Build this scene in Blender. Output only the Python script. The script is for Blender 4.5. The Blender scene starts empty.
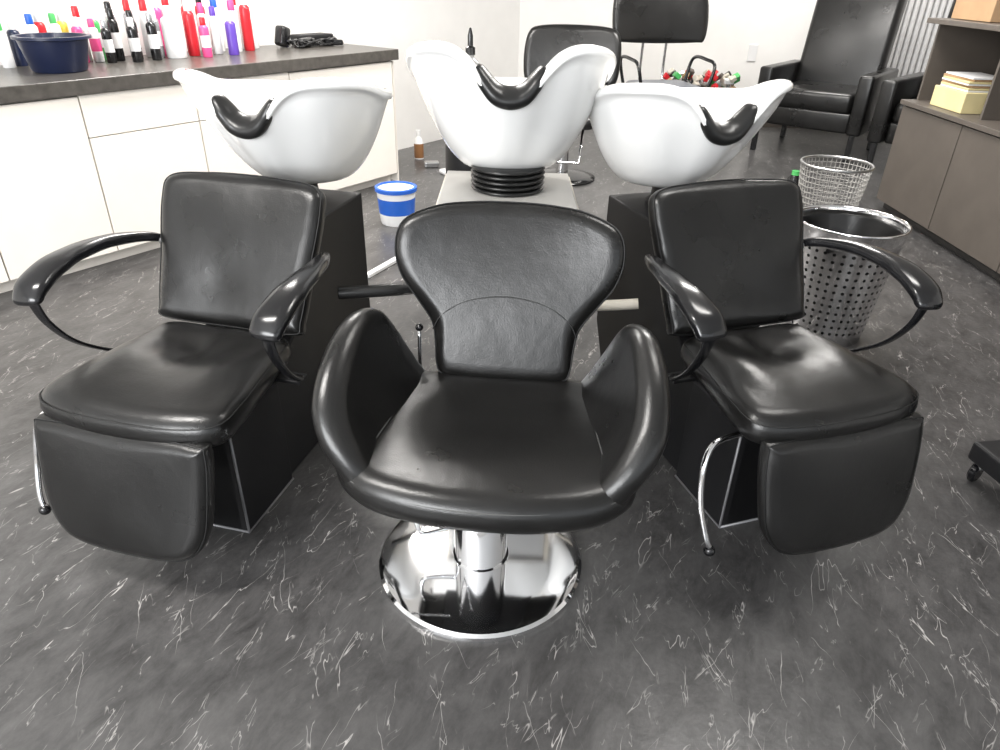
import bpy, bmesh, math, random
from math import sin, cos, pi, radians, exp, sqrt
from mathutils import Vector, Matrix
random.seed(4)
S = bpy.context.scene
COL = S.collection

# ------------------------------------------------------------------ materials
def mat(name, col, rough=0.5, metal=0.0, var=0.08, vscale=6.0, bump=0.0, bscale=200.0, coat=0.0, bump2=0.0, b2scale=8.0, rvar=0.0, spec=0.5, trans=0.0):
    m = bpy.data.materials.new(name); m.use_nodes = True
    nt = m.node_tree; N = nt.nodes; L = nt.links
    b = N['Principled BSDF']
    tc = N.new('ShaderNodeTexCoord')
    nz = N.new('ShaderNodeTexNoise'); nz.inputs['Scale'].default_value = vscale; nz.inputs['Detail'].default_value = 4
    L.new(tc.outputs['Object'], nz.inputs['Vector'])
    cr = N.new('ShaderNodeValToRGB')
    cr.color_ramp.elements[0].position = 0.3; cr.color_ramp.elements[1].position = 0.7
    cr.color_ramp.elements[0].color = tuple(max(0, c*(1-var)) for c in col)+(1,)
    cr.color_ramp.elements[1].color = tuple(min(1, c*(1+var)) for c in col)+(1,)
    L.new(nz.outputs['Fac'], cr.inputs['Fac']); L.new(cr.outputs['Color'], b.inputs['Base Color'])
    b.inputs['Roughness'].default_value = rough
    if rvar:
        mr = N.new('ShaderNodeMapRange'); mr.inputs[3].default_value = rough-rvar; mr.inputs[4].default_value = rough+rvar
        L.new(nz.outputs['Fac'], mr.inputs[0]); L.new(mr.outputs[0], b.inputs['Roughness'])
    b.inputs['Metallic'].default_value = metal
    b.inputs['Coat Weight'].default_value = coat
    b.inputs['Specular IOR Level'].default_value = spec
    b.inputs['Transmission Weight'].default_value = trans
    prev = None
    for st, sc in ((bump, bscale), (bump2, b2scale)):
        if st:
            n2 = N.new('ShaderNodeTexNoise'); n2.inputs['Scale'].default_value = sc; n2.inputs['Detail'].default_value = 3
            L.new(tc.outputs['Object'], n2.inputs['Vector'])
            bp = N.new('ShaderNodeBump'); bp.inputs['Strength'].default_value = st
            bp.inputs['Distance'].default_value = 0.002 if sc > 50 else 0.02
            L.new(n2.outputs['Fac'], bp.inputs['Height'])
            if prev: L.new(prev.outputs['Normal'], bp.inputs['Normal'])
            L.new(bp.outputs['Normal'], b.inputs['Normal']); prev = bp
    return m

LEATHER = mat('black_leather', (0.007, 0.0068, 0.0066), 0.29, var=0.25, bump=0.18, bscale=260, bump2=0.16, b2scale=7, rvar=0.06, spec=0.55)
SEAM = mat('seam_black', (0.006, 0.006, 0.006), 0.5)
STITCH = mat('stitch_grey', (0.06, 0.06, 0.058), 0.6)
BLACKP = mat('black_plastic', (0.008, 0.008, 0.009), 0.2, spec=0.6)
BLACKM = mat('black_laminate', (0.009, 0.009, 0.010), 0.5, bump=0.1, spec=0.4)
RUBBER = mat('black_rubber', (0.010, 0.010, 0.010), 0.3)
CHROME = mat('chrome', (0.88, 0.88, 0.89), 0.07, 1.0, var=0.02)
STEEL = mat('brushed_steel', (0.5, 0.5, 0.5), 0.3, 1.0, var=0.05)
PANELG = mat('grey_panel', (0.42, 0.41, 0.39), 0.45, var=0.05)
CERAMIC = mat('white_ceramic', (0.88, 0.88, 0.87), 0.1, var=0.01, coat=0.4)
TRIM = mat('grey_trim', (0.25, 0.25, 0.26), 0.35, 0.3)
CREAM = mat('cream_cabinet', (0.87, 0.82, 0.75), 0.35, var=0.02)
CREAMD = mat('cream_cabinet_gap', (0.35, 0.33, 0.29), 0.6)
STONE = mat('dark_stone_top', (0.085, 0.078, 0.07), 0.3, var=0.25, vscale=25, bump=0.1)
WALL = mat('wall_paint', (0.86, 0.845, 0.82), 0.8, var=0.02, bump=0.1, bscale=120)
CEIL = mat('ceiling_paint', (0.85, 0.85, 0.84), 0.85, var=0.02)
BROWN = mat('grey_brown_laminate', (0.105, 0.09, 0.077), 0.45, var=0.08)
DARKIN = mat('dark_interior', (0.03, 0.028, 0.026), 0.6)
CARD = mat('cardboard', (0.42, 0.27, 0.15), 0.8, var=0.08)
PAPER = mat('paper_yellow', (0.7, 0.6, 0.32), 0.7)
WHITE = mat('white_plastic', (0.8, 0.8, 0.8), 0.35, var=0.02)
BLUE = mat('blue_plastic', (0.02, 0.12, 0.55), 0.35)
NAVY = mat('navy_plastic', (0.012, 0.018, 0.05), 0.3)
RED = mat('red_plastic', (0.6, 0.02, 0.03), 0.3)
PINK = mat('pink_plastic', (0.75, 0.08, 0.25), 0.3)
YELL = mat('yellow_plastic', (0.8, 0.65, 0.1), 0.35)
GREEN = mat('green_plastic', (0.08, 0.45, 0.12), 0.35)
PURP = mat('purple_plastic', (0.12, 0.06, 0.4), 0.3)
SILV = mat('silver_can', (0.55, 0.56, 0.58), 0.25, 0.8)
BIEGE = mat('beige_bar', (0.62, 0.58, 0.5), 0.4)
GREYB = mat('grey_blue_leather', (0.09, 0.1, 0.12), 0.35, bump=0.2)
CLEAR = mat('smoky_plastic', (0.45, 0.46, 0.46), 0.15, trans=0.5)
BRNB = mat('brown_label', (0.25, 0.12, 0.05), 0.3)

def floor_mat():
    m = bpy.data.materials.new('marbled_vinyl_floor'); m.use_nodes = True
    nt = m.node_tree; N = nt.nodes; L = nt.links; b = N['Principled BSDF']
    tc = N.new('ShaderNodeTexCoord')
    def mapping(rot, sc, loc=(0, 0, 0)):
        mp = N.new('ShaderNodeMapping'); mp.vector_type = 'TEXTURE'
        mp.inputs['Rotation'].default_value = (0, 0, rot); mp.inputs['Scale'].default_value = sc; mp.inputs['Location'].default_value = loc
        L.new(tc.outputs['Object'], mp.inputs['Vector']); return mp
    def noise(vec, scale, det=3, dist=0.0, rough=0.5):
        n = N.new('ShaderNodeTexNoise'); n.inputs['Scale'].default_value = scale; n.inputs['Detail'].default_value = det
        n.inputs['Distortion'].default_value = dist; n.inputs['Roughness'].default_value = rough
        L.new(vec, n.inputs['Vector']); return n
    def math_(op, a, bb=None, clamp=False):
        x = N.new('ShaderNodeMath'); x.operation = op; x.use_clamp = clamp
        for i, v in enumerate((a, bb)):
            if v is None: continue
            if isinstance(v, (int, float)): x.inputs[i].default_value = v
            else: L.new(v, x.inputs[i])
        return x.outputs[0]
    def veins(rot, stretch, scale, width, mthr, mscale, loc):
        mp = mapping(rot, (1, stretch, 1), loc)
        n = noise(mp.outputs[0], scale, 3, 0.12, 0.55)
        d = math_('ABSOLUTE', math_('SUBTRACT', n.outputs['Fac'], 0.5))
        line = math_('SUBTRACT', 1.0, math_('DIVIDE', d, width), True)
        mk_ = noise(mp.outputs[0], mscale, 2)
        mask = math_('MULTIPLY', math_('SUBTRACT', mk_.outputs['Fac'], mthr), 10.0, True)
        return math_('MULTIPLY', line, mask, True)
    v1 = veins(radians(-20), 5.5, 16, 0.008, 0.55, 18, (0, 0, 0))
    v2 = veins(radians(16), 5.5, 17, 0.007, 0.57, 20, (3, 1, 0))
    v3 = veins(radians(-4), 5, 30, 0.011, 0.56, 26, (7, 2, 0))
    v4 = veins(radians(-42), 5, 24, 0.010, 0.58, 22, (1, 9, 0))
    vv = math_('MAXIMUM', math_('MAXIMUM', v1, v2), math_('MULTIPLY', math_('MAXIMUM', v3, v4), 0.7))
    base = noise(mapping(-0.4, (1, 2.0, 1)).outputs[0], 11, 9, 0.3, 0.75)
    cr = N.new('ShaderNodeValToRGB')
    cr.color_ramp.elements[0].position = 0.30; cr.color_ramp.elements[0].color = (0.030, 0.029, 0.029, 1)
    cr.color_ramp.elements[1].position = 0.72; cr.color_ramp.elements[1].color = (0.105, 0.102, 0.101, 1)
    L.new(base.outputs['Fac'], cr.inputs['Fac'])
    mx = N.new('ShaderNodeMix'); mx.data_type = 'RGBA'
    L.new(math_('MULTIPLY', vv, 0.8), mx.inputs[0]); L.new(cr.outputs['Color'], mx.inputs[6]); mx.inputs[7].default_value = (0.55, 0.53, 0.51, 1)
    L.new(mx.outputs[2], b.inputs['Base Color'])
    b.inputs['Roughness'].default_value = 0.32
    bp = N.new('ShaderNodeBump'); bp.inputs['Strength'].default_value = 0.15; bp.inputs['Distance'].default_value = 0.004
    fn = noise(tc.outputs['Object'], 60, 4); L.new(fn.outputs['Fac'], bp.inputs['Height']); L.new(bp.outputs['Normal'], b.inputs['Normal'])
    return m
FLOOR = floor_mat()

# ------------------------------------------------------------------ helpers
def empty(name, loc=(0, 0, 0), rz=0.0, parent=None):
    o = bpy.data.objects.new(name, None); COL.objects.link(o)
    o.location = loc; o.rotation_euler = (0, 0, rz); o.empty_display_size = 0.1
    if parent: o.parent = parent
    return o

def mk(name, verts, faces, m, parent=None, smooth=True, midx=None):
    me = bpy.data.meshes.new(name); me.from_pydata([tuple(v) for v in verts], [], faces); me.update()
    bm = bmesh.new(); bm.from_mesh(me); bmesh.ops.recalc_face_normals(bm, faces=bm.faces); bm.to_mesh(me); bm.free()
    ms = m if isinstance(m, (list, tuple)) else [m]
    for x in ms: me.materials.append(x)
    for i, p in enumerate(me.polygons):
        p.use_smooth = smooth
        if midx: p.material_index = midx[i]
    o = bpy.data.objects.new(name, me); COL.objects.link(o)
    if parent: o.parent = parent
    return o

def catmull(pts, n, closed=False):
    P = [Vector(p) for p in pts]; k = len(P); out = []
    segs = k if closed else k-1
    for i in range(n):
        t = i*segs/(n if closed else n-1); j = min(int(t), segs-1); f = t-j
        if closed: a, b, c, d = P[(j-1) % k], P[j % k], P[(j+1) % k], P[(j+2) % k]
        else: a, b, c, d = P[max(j-1, 0)], P[j], P[min(j+1, k-1)], P[min(j+2, k-1)]
        out.append(0.5*((2*b)+(c-a)*f+(2*a-5*b+4*c-d)*f*f+(3*b-a-3*c+d)*f**3))
    return out

def pad(name, outline, r, crown, fn, m, parent, n=96, center=None, piping=True, extra=None):
    pts = catmull([(p[0], p[1], 0) for p in outline], n, True)
    c = Vector(center+(0,)) if center else sum(pts, Vector())/n
    us = [p.x for p in pts]; vs = [p.y for p in pts]
    mu, hu = (max(us)+min(us))/2, (max(us)-min(us))/2-r*.6; mv, hv = (max(vs)+min(vs))/2, (max(vs)-min(vs))/2-r*.6
    def cr_(p):
        a = max(0, 1-((p.x-mu)/hu)**2); b = max(0, 1-((p.y-mv)/hv)**2)
        return crown*(a*b)**.8
    rings = []
    inner = [0.1, 0.2, 0.3, 0.4, 0.5, 0.6, 0.7, 0.8, 0.88, 0.95]
    def inset(p, d):
        v = p-c; return c+v*(1-d/max(v.length, 1e-6))
    for s in inner:
        rr = [c+(inset(p, r)-c)*s for p in pts]
        rings.append([(q, r+cr_(q)) for q in rr])
    for k in range(9):
        a = pi/2-pi*k/8
        rings.append([(inset(p, r*(1-cos(a))), r*sin(a)+(cr_(inset(p, r)) if k == 0 else 0)) for p in pts])
    for s in reversed(inner): rings.append([(c+(inset(p, r)-c)*s, -r) for p in pts])
    V = []; F = []
    def put(q, w):
        if extra: w += extra(q.x, q.y)*(1 if w > 0 else 0)
        V.append(fn(q.x, q.y, w))
    put(c, r+cr_(c))
    for ring in rings:
        for q, w in ring: put(q, w)
    put(c, -r)
    nr = len(rings)
    for i in range(n): F.append((0, 1+i, 1+(i+1) % n))
    for k in range(nr-1):
        for i in range(n):
            a = 1+k*n+i; b = 1+k*n+(i+1) % n
            F.append((a, a+n, b+n, b))
    last = len(V)-1; o0 = 1+(nr-1)*n
    for i in range(n): F.append((last, o0+(i+1) % n, o0+i))
    o = mk(name, V, F, m, parent)
    if piping:
        pp = [fn(*(inset(p, r*0.12).xy), r*0.55) for p in pts]
        tube(name+'_seam', pp, 0.0018, SEAM, parent, True, raw=True)
    return o

def tube(name, pts, rad, m, parent=None, closed=False, n=48, raw=False, seg=10):
    P = [Vector(p) for p in pts] if raw else catmull(pts, n, closed)
    k = len(P); V = []; F = []
    T = []
    for i in range(k):
        if closed: t = P[(i+1) % k]-P[i-1]
        else: t = P[min(i+1, k-1)]-P[max(i-1, 0)]
        T.append(t.normalized())
    u = T[0].orthogonal().normalized()
    for i in range(k):
        u = (u-T[i]*u.dot(T[i])).normalized(); v = T[i].cross(u)
        for j in range(seg):
            a = 2*pi*j/seg; V.append(P[i]+rad*(cos(a)*u+sin(a)*v))
    for i in range(k if closed else k-1):
        for j in range(seg):
            a = i*seg+j; b = i*seg+(j+1) % seg; i2 = ((i+1) % k)*seg
            F.append((a, b, i2+(j+1) % seg, i2+j))
    if not closed:
        F.append(tuple(range(seg))); F.append(tuple((k-1)*seg+j for j in range(seg)))
    return mk(name, V, F, m, parent)

def sweep(name, pts, hw, ht, m, parent, ref=(1, 0, 0), n=48, seg=20, e=2.6):
    P = catmull(pts, n); k = len(pts); ref = Vector(ref)
    def lerp(arr, t):
        x = t*(len(arr)-1); j = min(int(x), len(arr)-2); f = x-j
        f = f*f*(3-2*f); return arr[j]*(1-f)+arr[j+1]*f
    V = []; F = []
    for i in range(n):
        t = (P[min(i+1, n-1)]-P[max(i-1, 0)]).normalized()
        s = (ref-t*ref.dot(t)).normalized(); u = s.cross(t).normalized()
        f = i/(n-1); endf = 1.0
        w_ = lerp(hw, f); h_ = lerp(ht, f)
        dist = min(i, n-1-i)
        if dist < 3: endf = (0.55, 0.82, 0.95)[dist]
        for j in range(seg):
            a = 2*pi*j/seg; ca, sa = cos(a), sin(a)
            x = w_*endf*math.copysign(abs(ca)**(2/e), ca); y = h_*endf*math.copysign(abs(sa)**(2/e), sa)
            V.append(P[i]+s*x+u*y)
    for i in range(n-1):
        for j in range(seg):
            a = i*seg+j; b = i*seg+(j+1) % seg
            F.append((a, b, b+seg, a+seg))
    F.append(tuple(range(seg))); F.append(tuple((n-1)*seg+j for j in range(seg)))
    return mk(name, V, F, m, parent)

def lathe(name, prof, m, parent=None, loc=(0, 0, 0), seg=48, idx=None, smooth=True, autos=True, cap=True, ang=38):
    V = []; F = []; MI = []
    for r, z in prof:
        for j in range(seg):
            a = 2*pi*j/seg; V.append((r*cos(a), r*sin(a), z))
    for i in range(len(prof)-1):
        for j in range(seg):
            a = i*seg+j; b = i*seg+(j+1) % seg
            F.append((a, b, b+seg, a+seg)); MI.append(idx[i] if idx else 0)
    if cap and prof[0][0] > 1e-5: F.append(tuple(range(seg))); MI.append(idx[0] if idx else 0)
    if cap and prof[-1][0] > 1e-5: F.append(tuple((len(prof)-1)*seg+j for j in range(seg))); MI.append(idx[-1] if idx else 0)
    o = mk(name, V, F, m, parent, smooth, MI); o.location = loc
    if autos: 
        es = o.modifiers.new('split', 'EDGE_SPLIT'); es.split_angle = radians(ang)
    return o

def rbox(name, c, size, bev, m, parent=None, rot=(0, 0, 0), seg=3):
    me = bpy.data.meshes.new(name); bm = bmesh.new(); bmesh.ops.create_cube(bm, size=1)
    for v in bm.verts: v.co = Vector((v.co.x*size[0], v.co.y*size[1], v.co.z*size[2]))
    if bev > 0: bmesh.ops.bevel(bm, geom=bm.edges[:], offset=bev, segments=seg, affect='EDGES', profile=0.5)
    bm.to_mesh(me); bm.free()
    me.materials.append(m)
    for p in me.polygons: p.use_smooth = bev > 0.012
    o = bpy.data.objects.new(name, me); COL.objects.link(o); o.location = c; o.rotation_euler = rot
    if parent: o.parent = parent
    return o

def prism(name, poly, x0, x1, m, parent, bev=0.006):
    n = len(poly); V = [(x0, y, z) for y, z in poly]+[(x1, y, z) for y, z in poly]
    F = [tuple(range(n)), tuple(range(n, 2*n))]+[(i, (i+1) % n, n+(i+1) % n, n+i) for i in range(n)]
    o = mk(name, V, F, m, parent, False)
    if bev:
        b = o.modifiers.new('bev', 'BEVEL'); b.width = bev; b.segments = 2
    return o

def ball(name, c, r, m, parent, sc=(1, 1, 1)):
    me = bpy.data.meshes.new(name); bm = bmesh.new(); bmesh.ops.create_uvsphere(bm, u_segments=20, v_segments=12, radius=r)
    bm.to_mesh(me); bm.free(); me.materials.append(m)
    for p in me.polygons: p.use_smooth = True
    o = bpy.data.objects.new(name, me); COL.objects.link(o); o.location = c; o.scale = sc; o.parent = parent
    return o

# ------------------------------------------------------------------ ceramic basin
def basin(parent, loc, tilt, scale=1.0):
    M = Matrix.Translation(loc) @ Matrix.Rotation(tilt, 4, 'X') @ Matrix.Scale(scale, 4)
    N = 192; rb = 0.10
    def rim(phi):
        a = abs(phi); n_ = exp(-(a/0.37)**2.8); wing = exp(-(abs(a-0.95)/0.62)**3)
        R = (abs(sin(phi)/0.312)**2.5+abs(cos(phi)/0.295)**2.5)**(-1/2.5)
        R = R*(1-0.05*n_)+0.010*exp(-((a-.75)/.4)**2)
        z = 0.272+0.038*wing-0.105*n_+.010*(1-cos(phi))/2
        ex = 0.52+0.20*cos(phi)
        return R, z, ex
    rings = []
    ss = [0, .02, .05, .09, .15, .24, .34, .45, .57, .7, .82, .92, 1.0]
    qs = [0.9, 0.78, 0.63, 0.5, 0.35, 0.2, 0.08, 0.0]
    for s in ss: rings.append(('o', s))
    for k in ((0.010, 0.002), (0.015, 0.010), (0.013, 0.022), (0.003, 0.031), (-0.012, 0.034), (-0.032, 0.031), (-0.047, 0.020), (-0.053, 0.002)): rings.append(('l', k))
    for q in qs: rings.append(('i', q))
    V = []; F = []
    for kind, p in rings:
        for i in range(N):
            phi = -pi+2*pi*i/N; R, zr, ex = rim(phi)
            if kind == 'o': r = rb+(R-rb)*p**ex; z = zr*p
            elif kind == 'l': r = R+p[0]; z = zr+p[1]
            else:
                z = 0.05+(zr-0.05)*p; f = z/zr; r = (rb+(R-rb)*f**ex-0.050)*(1 if p > 0.05 else 0.6)
            yo = 0.05*(1-min(1, max(z, 0)/0.25))
            V.append(M @ Vector((r*sin(phi), -r*cos(phi)+yo, z)))
    nr = len(rings)
    for k in range(nr-1):
        for i in range(N):
            a = k*N+i; b = k*N+(i+1) % N
            F.append((a, b, b+N, a+N))
    F.append(tuple(range(N))); F.append(tuple((nr-1)*N+i for i in range(N)))
    mk('basin_bowl', V, F, CERAMIC, parent)
    path = []
    for i in range(13):
        x = -.098+.196*i/12
        phi = math.asin(x/.27); R, zr, ex = rim(phi)
        path.append(M @ Vector((x, -(R-.022)*cos(phi), zr+.026)))
    sweep('neck_rest_pad', path, [0.026, 0.036, 0.040, 0.041, 0.040, 0.036, 0.026], [0.016, 0.022, 0.025, 0.026, 0.025, 0.022, 0.016], RUBBER, parent, ref=(0, -1, -0.55), e=2.3)
    lathe('drain', [(0, .052), (.022, .052), (.024, .056), (.03, .054), (.03, .05)], CHROME, parent, loc=tuple(M @ Vector((0, .05, 0))), seg=24)

# ------------------------------------------------------------------ wash units
def wash_unit(name, loc, rz, ds):
    E = empty(name, loc, rz)
    prism('pedestal_body', [(0, 0.0), (0, .40), (.33, .40), (.40, .45), (.55, .75), (.98, .75), (.98, .25), (.86, 0)], -.155, .155, BLACKM, E)
    rbox('front_cabinet', (0, .13, .20), (.34, .26, .40), .004, BLACKM, E)
    for sx in (-1, 1):
        tube('edge_trim', [(sx*.171, -.001, .40), (sx*.171, -.001, .004), (sx*.171, .26, .004)], .004, TRIM, E, raw=True)
    tube('front_edge_trim', [(-.171, -.001, .004), (.171, -.001, .004)], .004, TRIM, E, raw=True)
    so = [(-.19, .31), (0, .325), (.19, .31), (.225, .22), (.248, .08), (.268, -.05), (.26, -.145), (.165, -.188), (0, -.198), (-.165, -.188), (-.26, -.145), (-.268, -.05), (-.248, .08), (-.225, .22)]
    def dent(u, v):
        u = u*ds
        d = -0.034*exp(-((u+.02)/.11)**2-((v-.16)/.09)**2)+0.016*exp(-((u-.05)/.032)**2-((v-.20)/.08)**2)
        d += 0.014*exp(-((abs(u)-.15)/.06)**2-((v-.06)/.14)**2)+0.008*exp(-((u+.06)/.03)**2-((v-.12)/.09)**2)
        return d*max(0, min(1, (.24-abs(u))/.06))
    pad('seat_cushion', so, .048, .012, lambda u, v, w: (u, v, .466+w-0.08*max(0, -v-.06)**1.2), LEATHER, E, extra=dent, center=(0, .06))
    rbox('seat_pan', (0, .07, .409), (.42, .40, .018), .006, BLACKM, E)
    bo = [(-.215, .005), (0, -.005), (.215, .005), (.240, .05), (.252, .2), (.264, .37), (.242, .44), (.12, .455), (0, .458), (-.12, .455), (-.242, .44), (-.264, .37), (-.252, .2), (-.240, .05)]
    def bf(u, v, w):
        y = .335+.447*v-.894*w-.30*u*u; z = .495+.894*v+.447*w
        return (u, y, z)
    def bd(u, v): return -.006*exp(-((u+.03*ds)/.09)**2-((v-.13)/.06)**2)
    pad('backrest', bo, .036, .014, bf, LEATHER, E, center=(0, .22), extra=bd)
    rbox('back_bracket', (0, .43, .60), (.14, .05, .2), .01, BLACKM, E, rot=(radians(-26), 0, 0))
    fo = [(-.215, .452), (0, .454), (.215, .452), (.246, .43), (.246, .31), (.228, .20), (.165, .13), (0, .112), (-.165, .13), (-.228, .20), (-.246, .31), (-.246, .43)]
    pad('leg_rest', fo, .032, .012, lambda u, v, w: (u, -.17-w-.22*(.45-v), v), LEATHER, E, center=(0, .30))
    for sx in (-.09, .09):
        rbox('leg_rest_arm', (sx, -.10, .30), (.025, .22, .03), .004, STEEL, E, rot=(radians(20), 0, 0))
    rbox('leg_rest_frame', (0, -.14, .425), (.40, .04, .014), .003, STEEL, E)
    for sx in (-1, 1):
        sweep('armrest', [(sx*.268, .44, .712), (sx*.30, .39, .730), (sx*.332, .29, .746), (sx*.346, .18, .748), (sx*.348, .09, .738), (sx*.345, .02, .715), (sx*.342, -.010, .690), (sx*.340, -.016, .672)],
              [.011, .016, .024, .034, .043, .046, .043, .036], [.012, .015, .018, .020, .022, .022, .019, .014], BLACKP, E)
        sweep('armrest_bracket', [(sx*.338, -.006, .68), (sx*.336, .015, .61), (sx*.33, .07, .53), (sx*.31, .15, .465), (sx*.27, .21, .435)],
              [.018, .016, .015, .015, .016], [.006, .006, .006, .006, .006], BLACKP, E)
        rbox('armrest_mount', (sx*.24, .21, .425), (.10, .05, .012), .003, BLACKM, E)
        ball('armrest_bolt', (sx*.264, .43, .708), .014, STEEL, E)
    tube('recline_lever', [(-.1, -.05, .395), (-.22, -.06, .398), (-.31, -.075, .395), (-.352, -.10, .35), (-.362, -.13, .25), (-.352, -.165, .16), (-.34, -.175, .125)], .0085, CHROME, E)
    ball('lever_knob', (-.34, -.176, .118), .016, BLACKP, E)
    lathe('basin_socket', [(.075, .745), (.075, .765), (.06, .775), (.055, .82), (.07, .835)], BLACKM, E, loc=(0, .83, 0), seg=32)
    basin(E, (0, .80, .82), radians(-6.5), .97)
    return E

wash_unit('backwash_chair', (-.892, 1.585, 0), radians(-13.5), 1)
wash_unit('backwash_chair', (.838, 1.67, 0), radians(18.5), -1)

# centre wash basin
E = empty('wash_basin_station', (0.01, 2.42, 0))
rbox('pedestal_box', (0, 0, .39), (.42, .42, .78), .006, STEEL, E)
rbox('pedestal_top', (0, 0, .79), (.45, .45, .02), .003, PANELG, E)
for sx in (-1, 1): rbox('side_panel', (sx*.222, 0, .40), (.02, .44, .78), .003, BIEGE, E)
rbox('base_plate', (0, -.28, .03), (.6, .3, .05), .008, STEEL, E)
for i in range(5):
    z = .808+i*.017
    lathe('bellows_ring', [(.095, z-.008), (.122, z-.005), (.127, z), (.122, z+.005), (.095, z+.008)], RUBBER, E, seg=40, autos=False)
basin(E, (0, -.03, .872), radians(-14), 1.02)
tube('foam_arm_bar', [(-.21, -.22, .53), (-.35, -.30, .54), (-.54, -.33, .535)], .021, RUBBER, E)
tube('arm_bar', [(.21, -.22, .47), (.30, -.28, .49), (.44, -.30, .51)], .018, BIEGE, E)
lathe('storage_column', [(0, 0), (.11, 0), (.11, .02), (.10, .03), (.10, .96), (.115, .97), (.115, .995), (0, .995)], BLACKM, None, loc=(-.14, 2.86, 0), seg=40)

# ------------------------------------------------------------------ centre styling chair
E0 = empty('styling_chair', (-.042, 1.46, 0), radians(-5))
lathe('chrome_base', [(0, .026), (.10, .026), (.20, .025), (.262, .024), (.276, .021), (.284, .014), (.286, .004), (.286, 0)], CHROME, E0, seg=96, ang=25)
lathe('column', [(.078, .025), (.078, .030), (.073, .034), (.073, .37), (0, .375)], CHROME, E0, seg=64, ang=25)
E = empty('upper_chair', (.033, 0, 0), 0, E0)
rbox('seat_plate', (-.02, -.0, .392), (.30, .34, .03), .006, BLACKM, E)
so = [(-.25, .19), (0, .21), (.25, .19), (.275, .08), (.300, -.06), (.330, -.17), (.330, -.245), (.262, -.312), (.135, -.352), (0, -.362), (-.135, -.352), (-.262, -.312), (-.330, -.245), (-.330, -.17), (-.300, -.06), (-.275, .08)]
def cd(u, v): return -.010*exp(-(u/.15)**2-((v-.0)/.13)**2)
pad('seat_cushion', so, .048, .0, lambda u, v, w: (u, v, .460+w+.06*max(0, abs(u)-.24)), LEATHER, E, center=(0, -.08), extra=cd, n=120, piping=False)
for sx in (-1, 1):
    ao = [(.20, -.06), (.20, .03), (.175, .13), (.12, .205), (.04, .235), (-.05, .222), (-.14, .182), (-.215, .125), (-.265, .06), (-.288, .0), (-.285, -.04), (-.24, -.06), (-.1, -.07), (.08, -.07)]
    def af(u, v, w, sx=sx):
        vv = max(v, -.02)
        fr = max(0, min(1, (-u-.12)/.17)); fr = fr*fr*(3-2*fr)
        x = .270+.045*max(-.4, min(1, -u/.25))+.55*vv-.85*vv*abs(vv)-.030*fr*(1-min(1, max(v, 0)/.12))-w*.95
        return (sx*x, u, .50+v+.30*w)
    pad('side_wing', ao, .037, .004, af, LEATHER, E, center=(-.03, .06), piping=False, n=120)
    tube('wing_piping', [af(a, b, -.020) for a, b in ((.180, .06), (.165, .122), (.115, .188), (.04, .217), (-.05, .205), (-.135, .166), (-.205, .113), (-.252, .053), (-.272, .0))], .002, SEAM, E)
    tube('wing_stitch', [(sx*a, b, c) for a, b, c in ((.225, .15, .511), (.232, .05, .511), (.248, -.08, .512), (.262, -.18, .512), (.272, -.25, .508), (.276, -.290, .488))], .0018, STITCH, E)
tube('front_seam', [(-.315, -.262, .487), (-.258, -.303, .484), (-.135, -.343, .483), (0, -.354, .482), (.135, -.343, .483), (.258, -.303, .484), (.315, -.262, .487)], .0022, STITCH, E)
bo = [(0, -.01), (.10, -.008), (.165, .0), (.182, .03), (.187, .08), (.198, .14), (.237, .20), (.283, .27), (.300, .345), (.280, .415), (.20, .452), (.10, .464), (0, .466),
      (-.10, .464), (-.20, .452), (-.280, .415), (-.300, .345), (-.283, .27), (-.237, .20), (-.198, .14), (-.187, .08), (-.182, .03), (-.165, 0), (-.10, -.008)]
def bf2(u, v, w):
    d = Vector((0, .37, .93)); n = Vector((0, -.93, .37))
    p = Vector((u, .185-.45*u*u*(v/.4 if v > 0 else 0), .495))+d*v+n*w
    return tuple(p)
pad('backrest', bo, .036, .008, bf2, LEATHER, E, center=(0, .25), n=144)
tube('back_stitch', [bf2(a, b, c) for a, b, c in ((-.190, .125, .030), (-.165, .165, .0395), (-.10, .203, .0415), (0, .218, .043), (.10, .203, .0415), (.165, .165, .0395), (.190, .125, .030))], .0020, SEAM, E, n=80)
tube('backrest_stem', [(0, .10, .39), (0, .25, .40), (0, .28, .55)], .018, STEEL, E)
tube('recline_lever', [(-.235, .22, .44), (-.235, .235, .60)], .005, CHROME, E, n=6)
ball('lever_knob', (-.235, .236, .605), .011, BLACKP, E)
tube('pump_lever', [(-.05, .0, .13), (-.15, -.03, .11), (-.17, -.04, .15), (-.172, -.04, .22)], .006, CHROME, E0)
tube('frame_tube', [(-.14, 0, .38), (-.29, -.06, .37), (-.33, -.14, .36), (-.27, -.20, .37), (-.12, -.2, .38)], .007, CHROME, E)

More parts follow.
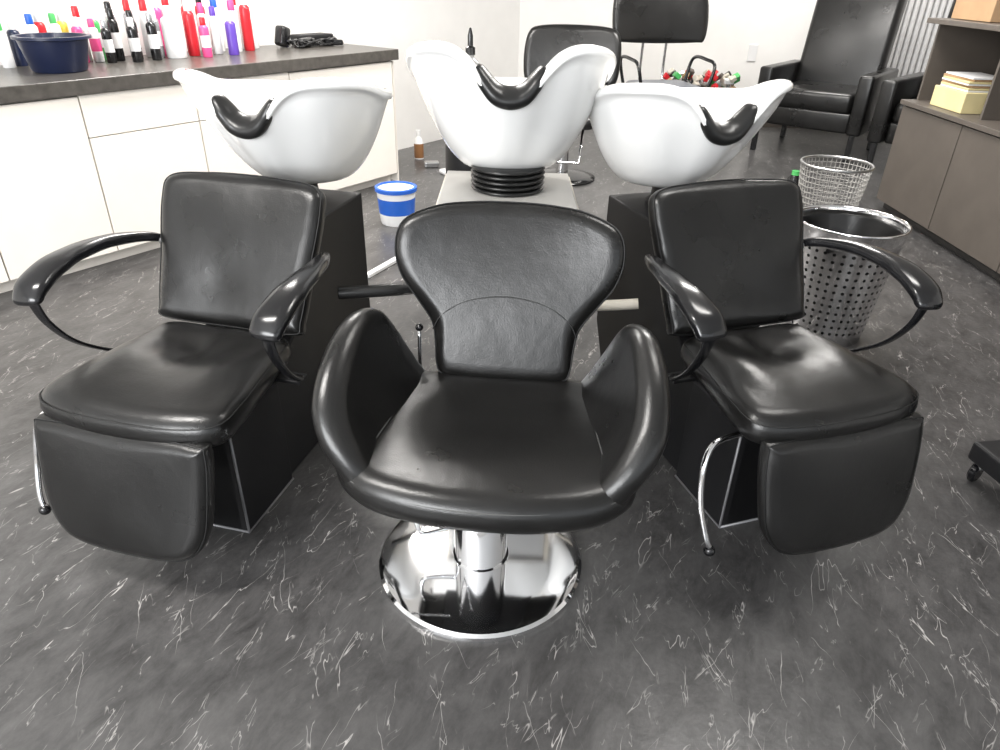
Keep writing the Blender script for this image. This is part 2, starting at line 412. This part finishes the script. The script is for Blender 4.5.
# ------------------------------------------------------------------ far styling chairs
def far_chair(loc, rz, sz, bz0, bz1, hw, seatmat):
    E = empty('salon_chair', loc, rz)
    lathe('base', [(0, .05), (.07, .05), (.2, .03), (.27, .015), (.27, 0)], BLACKP, E, seg=48, autos=False)
    lathe('column', [(.05, .04), (.045, sz-.1)], CHROME, E, seg=24)
    so = [(-.24, .24), (0, .25), (.24, .24), (.26, 0), (.24, -.22), (0, -.25), (-.24, -.22), (-.26, 0)]
    pad('seat_cushion', so, .05, .01, lambda u, v, w: (u, v, sz-.05+w), seatmat, E, n=64, piping=False)
    h = bz1-bz0
    bo = [(0, 0), (hw*.75, .01), (hw*.95, .08*h), (hw, .5*h), (hw*.93, .88*h), (hw*.7, h), (0, h*1.03), (-hw*.7, h), (-hw*.93, .88*h), (-hw, .5*h), (-hw*.95, .08*h), (-hw*.75, .01)]
    pad('backrest', bo, .04, .012, lambda u, v, w: (u, .24+.2*v-w-.3*u*u, bz0+v), LEATHER, E, n=64)
    for sx in (-.1, .1): tube('back_post', [(sx, .18, sz-.08), (sx, .29, sz), (sx, .29, bz0+.1)], .012, CHROME, E)
    for sx in (-1, 1):
        tube('arm_frame', [(sx*.26, .2, sz-.06), (sx*.31, .2, sz+.16), (sx*.31, -.05, sz+.18), (sx*.31, -.2, sz+.14), (sx*.26, -.2, sz-.06)], .013, BLACKP, E)
    tube('footrest_bar', [(-.16, -.2, sz-.1), (-.16, -.42, .22), (.16, -.42, .22), (.16, -.2, sz-.1)], .012, CHROME, E, raw=True)
far_chair((.46, 5.75, 0), radians(-10), .52, .68, 1.09, .38, LEATHER)
far_chair((1.25, 6.0, 0), radians(12), .70, .97, 1.38, .40, GREYB)

# ------------------------------------------------------------------ lounge chairs
def lounge(loc, rz, sc=1.0):
    E = empty('lounge_armchair', loc, rz); E.scale = (sc, sc, sc)
    rbox('seat_base', (0, 0, .27), (.60, .66, .14), .02, LEATHER, E)
    rbox('seat_cushion', (0, -.04, .40), (.58, .62, .14), .04, LEATHER, E, seg=4)
    rbox('back_cushion', (0, .31, .75), (.62, .16, .74), .045, LEATHER, E, rot=(radians(-12), 0, 0), seg=4)
    for sx in (-1, 1):
        rbox('arm_panel', (sx*.350, -.02, .40), (.10, .72, .40), .02, LEATHER, E)
        for sy in (-1, 1):
            rbox('leg', (sx*.345, sy*.33-.02, .11), (.035, .035, .22), .004, BLACKP, E)
lounge((3.0, 7.08, 0), radians(-38), 1.24)
lounge((3.76, 6.22, 0), radians(-44), 1.24)

# ------------------------------------------------------------------ counter
ang = math.atan2(.82, .57)
E = empty('counter_cabinet', (-2.43, 3.19, 0), ang)
L0, L1, D = -1.1, 2.80, .75
rbox('carcass', ((L0+L1)/2, D/2+.012, .48), (L1-L0, D-.02, .80), .002, CREAMD, E)
rbox('plinth', ((L0+L1)/2, D/2+.02, .04), (L1-L0-.02, D-.1, .08), .002, CREAM, E)
rbox('countertop', ((L0+L1)/2+.01, D/2-.015, .915), (L1-L0+.04, D+.05, .07), .004, STONE, E)
edges = [-1.1, -.62, .0, .55, 1.18, 1.85, 2.78]
for i in range(6):
    a, b = edges[i], edges[i+1]; w = b-a-.008; cx = (a+b)/2
    if i in (3, 4):
        rbox('drawer_front', (cx, -.006, .775), (w, .02, .20), .002, CREAM, E)
        rbox('door_front', (cx, -.006, .375), (w, .02, .59), .002, CREAM, E)
    else:
        rbox('door_front', (cx, -.006, .475), (w, .02, .79), .002, CREAM, E)
rbox('end_panel', (L1+.004, D/2, .44), (.018, D, .86), .002, CREAM, E)
Mx = Matrix.Translation((-2.43, 3.19, 0)) @ Matrix.Rotation(ang, 4, 'Z')
def cw(x, y, z=.95): return Mx @ Vector((x, y, z))
lathe('mixing_bowl', [(0, 0), (.12, 0), (.13, .01), (.162, .15), (.18, .155), (.18, .168), (.160, .168), (.125, .03), (0, .02)], NAVY, loc=tuple(cw(.66, .33)), seg=48)
specs = [(.54, .62, WHITE, GREEN, .22, .03), (.62, .66, NAVY, WHITE, .22, .030), (.70, .62, WHITE, BLUE, .25, .03), (.76, .66, RED, WHITE, .26, .03), (.82, .62, WHITE, GREEN, .25, .028), (.88, .66, YELL, WHITE, .26, .028), (.92, .59, PINK, WHITE, .23, .028), (.97, .66, WHITE, RED, .28, .03),
         (1.0, .58, WHITE, PINK, .22, .028), (1.06, .66, GREEN, WHITE, .26, .026), (1.02, .48, BLACKP, SILV, .22, .026), (1.10, .54, BLACKP, BLACKP, .27, .028), (1.16, .66, SILV, BLACKP, .30, .030),
         (1.14, .42, BLACKP, WHITE, .23, .028), (1.20, .52, BLACKP, BLACKP, .26, .028), (1.26, .64, SILV, RED, .31, .030), (1.27, .44, BLACKP, SILV, .25, .028), (1.35, .62, WHITE, RED, .31, .034), (1.34, .52, SILV, WHITE, .27, .028),
         (1.42, .47, WHITE, WHITE, .28, .058), (1.44, .64, PINK, WHITE, .33, .032), (1.51, .64, WHITE, RED, .34, .034), (1.56, .50, RED, WHITE, .31, .034), (1.63, .62, RED, BLACKP, .34, .032), (1.57, .38, PINK, RED, .22, .028), (1.65, .50, WHITE, PINK, .29, .03),
         (1.73, .50, WHITE, PURP, .27, .030), (1.74, .64, RED, BLACKP, .34, .030), (1.76, .38, PURP, WHITE, .24, .032), (1.83, .62, WHITE, BLUE, .32, .034), (1.90, .54, WHITE, PINK, .30, .036), (2.00, .54, RED, WHITE, .34, .034), (2.00, .65, WHITE, RED, .33, .032), (2.12, .64, WHITE, WHITE, .24, .03)]
for x, y, a, b, h, r in specs:
    kind = 'spray_can' if h > .255 else 'shampoo_bottle'
    prof = [(0, 0), (r*.93, 0), (r, .006), (r, h*.25), (r, h*.55), (r, h*.72), (r*.93, h*.76), (r*.6, h*.80), (r*.62, h*.81), (r*.6, h*.97), (r*.5, h), (0, h)]
    lab = WHITE if a is not WHITE else b
    lathe(kind, prof, [a, b, lab], loc=tuple(cw(x, y, .951)), seg=24, idx=[0, 0, 0, 2 if h < .3 and r < .03 else 0, 0, 0, 0, 1, 1, 1, 1])
E = empty('hair_clipper_set', tuple(cw(2.48, .46, .951)), ang)
rbox('charging_stand', (.12, .14, .035), (.30, .14, .07), .012, BLACKM, E)
rbox('clipper_body', (-.05, .02, .035), (.19, .05, .05), .015, BLACKP, E, rot=(0, 0, .5))
rbox('clipper_head', (.05, .075, .04), (.03, .05, .02), .004, STEEL, E, rot=(0, 0, .5))
rbox('trimmer_body', (.16, -.03, .022), (.15, .04, .038), .012, BLACKP, E, rot=(0, 0, -.7))
rbox('dryer_nozzle', (-.18, .1, .07), (.09, .08, .13), .02, BLACKP, E, rot=(0, .3, .2))
for k in range(5):
    pts = [(.20*cos(t*1.3+k)+.02*k, .10*sin(t*1.1+k*2)+.05, .012+.035*(t % 2)) for t in range(9)]
    tube('power_cable', pts, .006, BLACKP, E, n=90)

lathe('spray_bottle', [(0, 0), (.040, 0), (.043, .01), (.043, .13), (.034, .155), (.014, .17), (.013, .18), (.018, .18), (.018, .205), (.010, .21), (.010, .245), (.004, .27), (0, .272)], [CLEAR, BLACKP],
      loc=(-.14, 2.86, .996), seg=24, idx=[0, 0, 0, 0, 0, 0, 1, 1, 1, 1, 1, 1])

# ------------------------------------------------------------------ floor clutter
lathe('paint_bucket', [(0, 0), (.105, 0), (.108, .01), (.115, .07), (.122, .17), (.125, .21), (.135, .212), (.135, .235), (.12, .238), (.118, .225), (.11, .222), (0, .222)],
      [WHITE, BLUE], loc=(-.70, 4.50, 0), seg=40, idx=[0, 0, 0, 1, 0, 1, 1, 1, 1, 0, 0])
rbox('folding_ruler', (-.60, 3.80, .012), (.035, .62, .02), .003, WHITE, None, rot=(0, 0, radians(-25)))
rbox('plastic_strip', (-.36, 4.35, .01), (.03, .4, .015), .003, WHITE, None, rot=(0, 0, radians(20)))
lathe('cleaner_bottle', [(0, 0), (.04, 0), (.042, .01), (.042, .13), (.03, .17), (.015, .19), (.015, .2), (.02, .2), (.02, .24), (0, .24)], [WHITE, BRNB], loc=(-.76, 6.3, 0), seg=24, idx=[0, 0, 1, 0, 0, 0, 0, 0, 0])
rbox('cleaning_cloth', (-.45, 5.8, .02), (.16, .1, .035), .014, WHITE, None, rot=(0, 0, .6))
rbox('cleaning_sponge', (-.62, 6.0, .025), (.12, .08, .045), .01, STEEL, None, rot=(0, 0, .2))

# bins
def perforated_bin(loc):
    E = empty('perforated_waste_bin', loc)
    H, r0, r1, NA, NZ = .53, .165, .228, 36, 12
    z0, z1 = .05, .46
    V = []; F = []
    def P(a, z): r = r0+(r1-r0)*z/H; return (r*cos(a), r*sin(a), z)
    for i in range(NA):
        for k in range(NZ):
            ac = 2*pi*(i+.5)/NA; zc = z0+(z1-z0)*(k+.5)/NZ; da = pi/NA; dz = (z1-z0)/NZ/2
            base = len(V)
            for dx, dy in ((1, 0), (1, 1), (0, 1), (-1, 1), (-1, 0), (-1, -1), (0, -1), (1, -1)): V.append(P(ac+dx*da, zc+dy*dz))
            for q in range(8):
                t = q*pi/4; V.append(P(ac+.42*da*cos(t), zc+.42*dz*sin(t)))
            for q in range(8): F.append((base+q, base+(q+1) % 8, base+8+(q+1) % 8, base+8+q))
    o = mk('perforated_wall', V, F, CHROME, E)
    bm = bmesh.new(); bm.from_mesh(o.data); bmesh.ops.remove_doubles(bm, verts=bm.verts, dist=1e-5); bmesh.ops.recalc_face_normals(bm, faces=bm.faces); bm.to_mesh(o.data); bm.free()
    lathe('lower_band', [(0, .004), (r0, 0), (r0+(r1-r0)*z0/H, z0)], CHROME, E, autos=False, cap=False)
    lathe('upper_band', [(r0+(r1-r0)*z1/H, z1), (r1, H), (r1+.006, H+.004), (r1+.006, H+.012), (r1-.004, H+.012), (r1-.006, H), (r1-.010, H-.03)], CHROME, E, seg=64, autos=False, cap=False)
    lathe('bin_liner', [(0, .025), (r0-.006, .025), (r1-.012, H-.04), (r1-.010, H-.008), (r1-.016, H-.03), (r0-.012, .035), (0, .035)], RUBBER, E, seg=48, autos=False)
perforated_bin((1.52, 3.0, 0))
def wire_bin(loc):
    E = empty('wire_mesh_bin', loc)
    H, r0, r1, n, k = .50, .14, .2, 48, 16
    V = []; F = []
    for j in range(k+1):
        z = H*j/k; r = r0+(r1-r0)*j/k
        for i in range(n):
            a = 2*pi*i/n; V.append((r*cos(a), r*sin(a), z))
    for j in range(k):
        for i in range(n): F.append((j*n+i, j*n+(i+1) % n, (j+1)*n+(i+1) % n, (j+1)*n+i))
    o = mk('wire_mesh', V, F, PANELG, E)
    w = o.modifiers.new('wf', 'WIREFRAME'); w.thickness = .005
    tube('rim_ring', [(r1*cos(t*pi/16), r1*sin(t*pi/16), H) for t in range(32)], .008, STEEL, E, closed=True, n=64)
    lathe('bottom_plate', [(0, .005), (r0, .005), (r0, 0)], STEEL, E)
wire_bin((1.97, 4.25, 0))

# ------------------------------------------------------------------ reception cabinet right
E = empty('reception_cabinet', (2.73, 0, 0))
Y0, Y1 = 2.2, 5.14; cy = (Y0+Y1)/2; LY = Y1-Y0
rbox('lower_carcass', (.31, cy, .39), (.58, LY, .66), .002, DARKIN, E)
rbox('plinth', (.33, cy, .03), (.54, LY-.04, .06), .002, DARKIN, E)
for i in range(4):
    a = Y1-(i+1)*LY/4; rbox('door_front', (.01, a+LY/8, .385), (.02, LY/4-.008, .64), .002, BROWN, E)
rbox('worktop', (.29, cy, .73), (.62, LY+.02, .03), .003, BROWN, E)
rbox('back_panel', (.58, cy, .98), (.02, LY, .48), .002, BROWN, E)
for y in (Y1-.01, Y1-.75, Y1-1.5, Y0+.01): rbox('upright', (.33, y, .98), (.5, .02, .48), .002, BROWN, E)
rbox('top_shelf', (.30, cy, 1.23), (.60, LY+.02, .03), .003, BROWN, E)
rbox('cardboard_box', (3.0, 4.85, 1.338), (.34, .42, .18), .003, CARD)
E = empty('paper_file_box', (2.92, 4.75, .747))
rbox('tray', (0, 0, .06), (.26, .36, .12), .004, PAPER, E)
for i in range(7): rbox('paper_stack', (random.uniform(-.01, .01), random.uniform(-.01, .01), .127+i*.012), (.22, .32, .010), .001, (WHITE, PAPER, CARD)[i % 3], E, rot=(0, 0, random.uniform(-.08, .08)))

# rolling trolley at right edge
E = empty('rolling_trolley', (1.83, 1.70, 0), radians(10))
rbox('trolley_base', (0, 0, .11), (.46, .50, .07), .012, BLACKM, E)
rbox('trolley_body', (.03, .0, .40), (.36, .40, .54), .01, BLACKM, E)
for k in range(3): rbox('drawer', (-.155, 0, .24+k*.17), (.02, .37, .15), .005, BLACKP, E)
rbox('tray_top', (.03, 0, .685), (.42, .46, .03), .01, BLACKP, E)
for sx in (-1, 1):
    for sy in (-1, 1):
        o = lathe('caster_wheel', [(0, -.012), (.03, -.012), (.036, -.006), (.036, .006), (.03, .012), (0, .012)], BLACKP, E, seg=24)
        o.rotation_euler = (radians(90), 0, .4); o.location = (sx*.2, sy*.22, .036)
        rbox('caster_fork', (sx*.2, sy*.22, .07), (.02, .04, .03), .003, STEEL, E)

# toy box, socket, radiator
E = empty('toy_box', (1.98, 7.75, 0))
rbox('crate', (0, 0, .22), (.75, .4, .44), .01, DARKIN, E)
for i in range(60):
    rbox('toy', (random.uniform(-.33, .33), random.uniform(-.17, .17), .45+random.uniform(0, .13)), (random.uniform(.04, .1), random.uniform(.03, .07), random.uniform(.03, .07)), .008, random.choice([RED, GREEN, WHITE, BIEGE, BLACKP, BROWN, SILV, RED, CARD, DARKIN]), E, rot=(random.random(), random.random(), random.random()*3))
rbox('wall_socket', (2.6, 8.19, .75), (.09, .012, .16), .003, WHITE)
E = empty('radiator', (4.25, 8.12, 0))
for i in range(14): rbox('rib', (-.42+i*.065, 0, .95), (.045, .08, 1.3), .018, WHITE, E)
rbox('header_top', (0, 0, 1.55), (.95, .05, .05), .015, WHITE, E); rbox('header_bottom', (0, 0, .35), (.95, .05, .05), .015, WHITE, E)
lathe('small_canister', [(0, 0), (.05, 0), (.05, .10), (.03, .13), (.03, .16), (0, .16)], [BLACKP, GREEN], loc=(2.25, 5.5, 0), seg=24, idx=[0, 0, 0, 1, 1])

# ------------------------------------------------------------------ room shell
def wall(name, a, b, z0, z1, m=WALL, th=.12, side=1):
    a = Vector(a); b = Vector(b); d = (b-a); L = d.length; an = math.atan2(d.y, d.x)
    n = Vector((-d.y, d.x)).normalized()*th/2*side; c = (a+b)/2+n
    return rbox(name, (c.x, c.y, (z0+z1)/2), (L, th, z1-z0), 0, m, None, rot=(0, 0, an))
H = 2.75
rbox('floor', (0, 3.2, -.05), (11, 11.5, .1), 0, FLOOR)
rbox('ceiling', (0, 3.2, H+.05), (11, 11.5, .1), 0, CEIL)
nd = Vector((-.82, .57)).normalized(); dd = Vector((.57, .82)).normalized(); w0 = Vector((-2.43, 3.19))+nd*(D+.02)
pa = w0-dd*((w0.x+4.6)/dd.x); pb = w0+dd*((8.2-w0.y)/dd.y)
wall('wall_left', pa, pb, 0, H)
wall('wall_back', (pb.x-.1, 8.2), (4.8, 8.2), 0, H)
wall('wall_right', (4.8, 8.3), (4.8, -2.2), 0, H)
wall('wall_west', (-4.6, -2.2), (-4.6, pa.y+.05), 0, H)
wall('baseboard_back', (pb.x+.02, 8.185), (4.8, 8.185), 0, .07, BROWN, .014)
wall('wall_front', (4.8, -2.2), (-4.6, -2.2), 0, .35)
wall('wall_front_lintel', (4.8, -2.2), (-4.6, -2.2), 2.45, H)
E = empty('window_1', (0, -2.26, 0))
for x in (-4.5, -2.6, -.6, 1.4, 3.2, 4.7): rbox('mullion', (x, 0, 1.4), (.09, .08, 2.1), .003, WHITE, E)
rbox('sill', (.1, .05, .37), (9.3, .2, .04), .003, WHITE, E); rbox('head', (.1, 0, 2.43), (9.3, .08, .06), .003, WHITE, E)

# ------------------------------------------------------------------ lights
W = bpy.data.worlds.new('sky'); S.world = W; W.use_nodes = True
bg = W.node_tree.nodes['Background']; bg.inputs[0].default_value = (.90, .95, 1, 1); bg.inputs[1].default_value = 1.5
def area(name, loc, target, sx, sy, power, col=(1, 1, 1)):
    l = bpy.data.lights.new(name, 'AREA'); l.shape = 'RECTANGLE'; l.size = sx; l.size_y = sy; l.energy = power; l.color = col
    o = bpy.data.objects.new(name, l); COL.objects.link(o); o.location = loc
    o.rotation_euler = (Vector(target)-Vector(loc)).to_track_quat('-Z', 'Y').to_euler()
area('window_daylight', (-2.4, -2.4, 1.9), (-.4, 2.4, .2), 3.0, 1.8, 290, (.98, .99, 1))
for i, (x, y, p) in enumerate(((-1.6, .9, 75), (1.2, 2.2, 28), (-1.1, 4.3, 105), (1.5, 4.6, 100), (2.6, 6.8, 55))):
    area('ceiling_lamp', (x, y, H-.02), (x, y, 0), 1.2, .30, p, (1, .97, .93))

# ------------------------------------------------------------------ camera
cam = bpy.data.cameras.new('camera'); cam.sensor_width = 36; cam.lens = 25.2; cam.clip_start = .02
co = bpy.data.objects.new('camera', cam); COL.objects.link(co); S.camera = co
co.matrix_world = Matrix.Translation((0, 0, 1.45)) @ Matrix.Rotation(radians(60), 4, 'X') @ Matrix.Rotation(radians(1.4), 4, 'Z')
S.view_settings.view_transform = 'Standard'
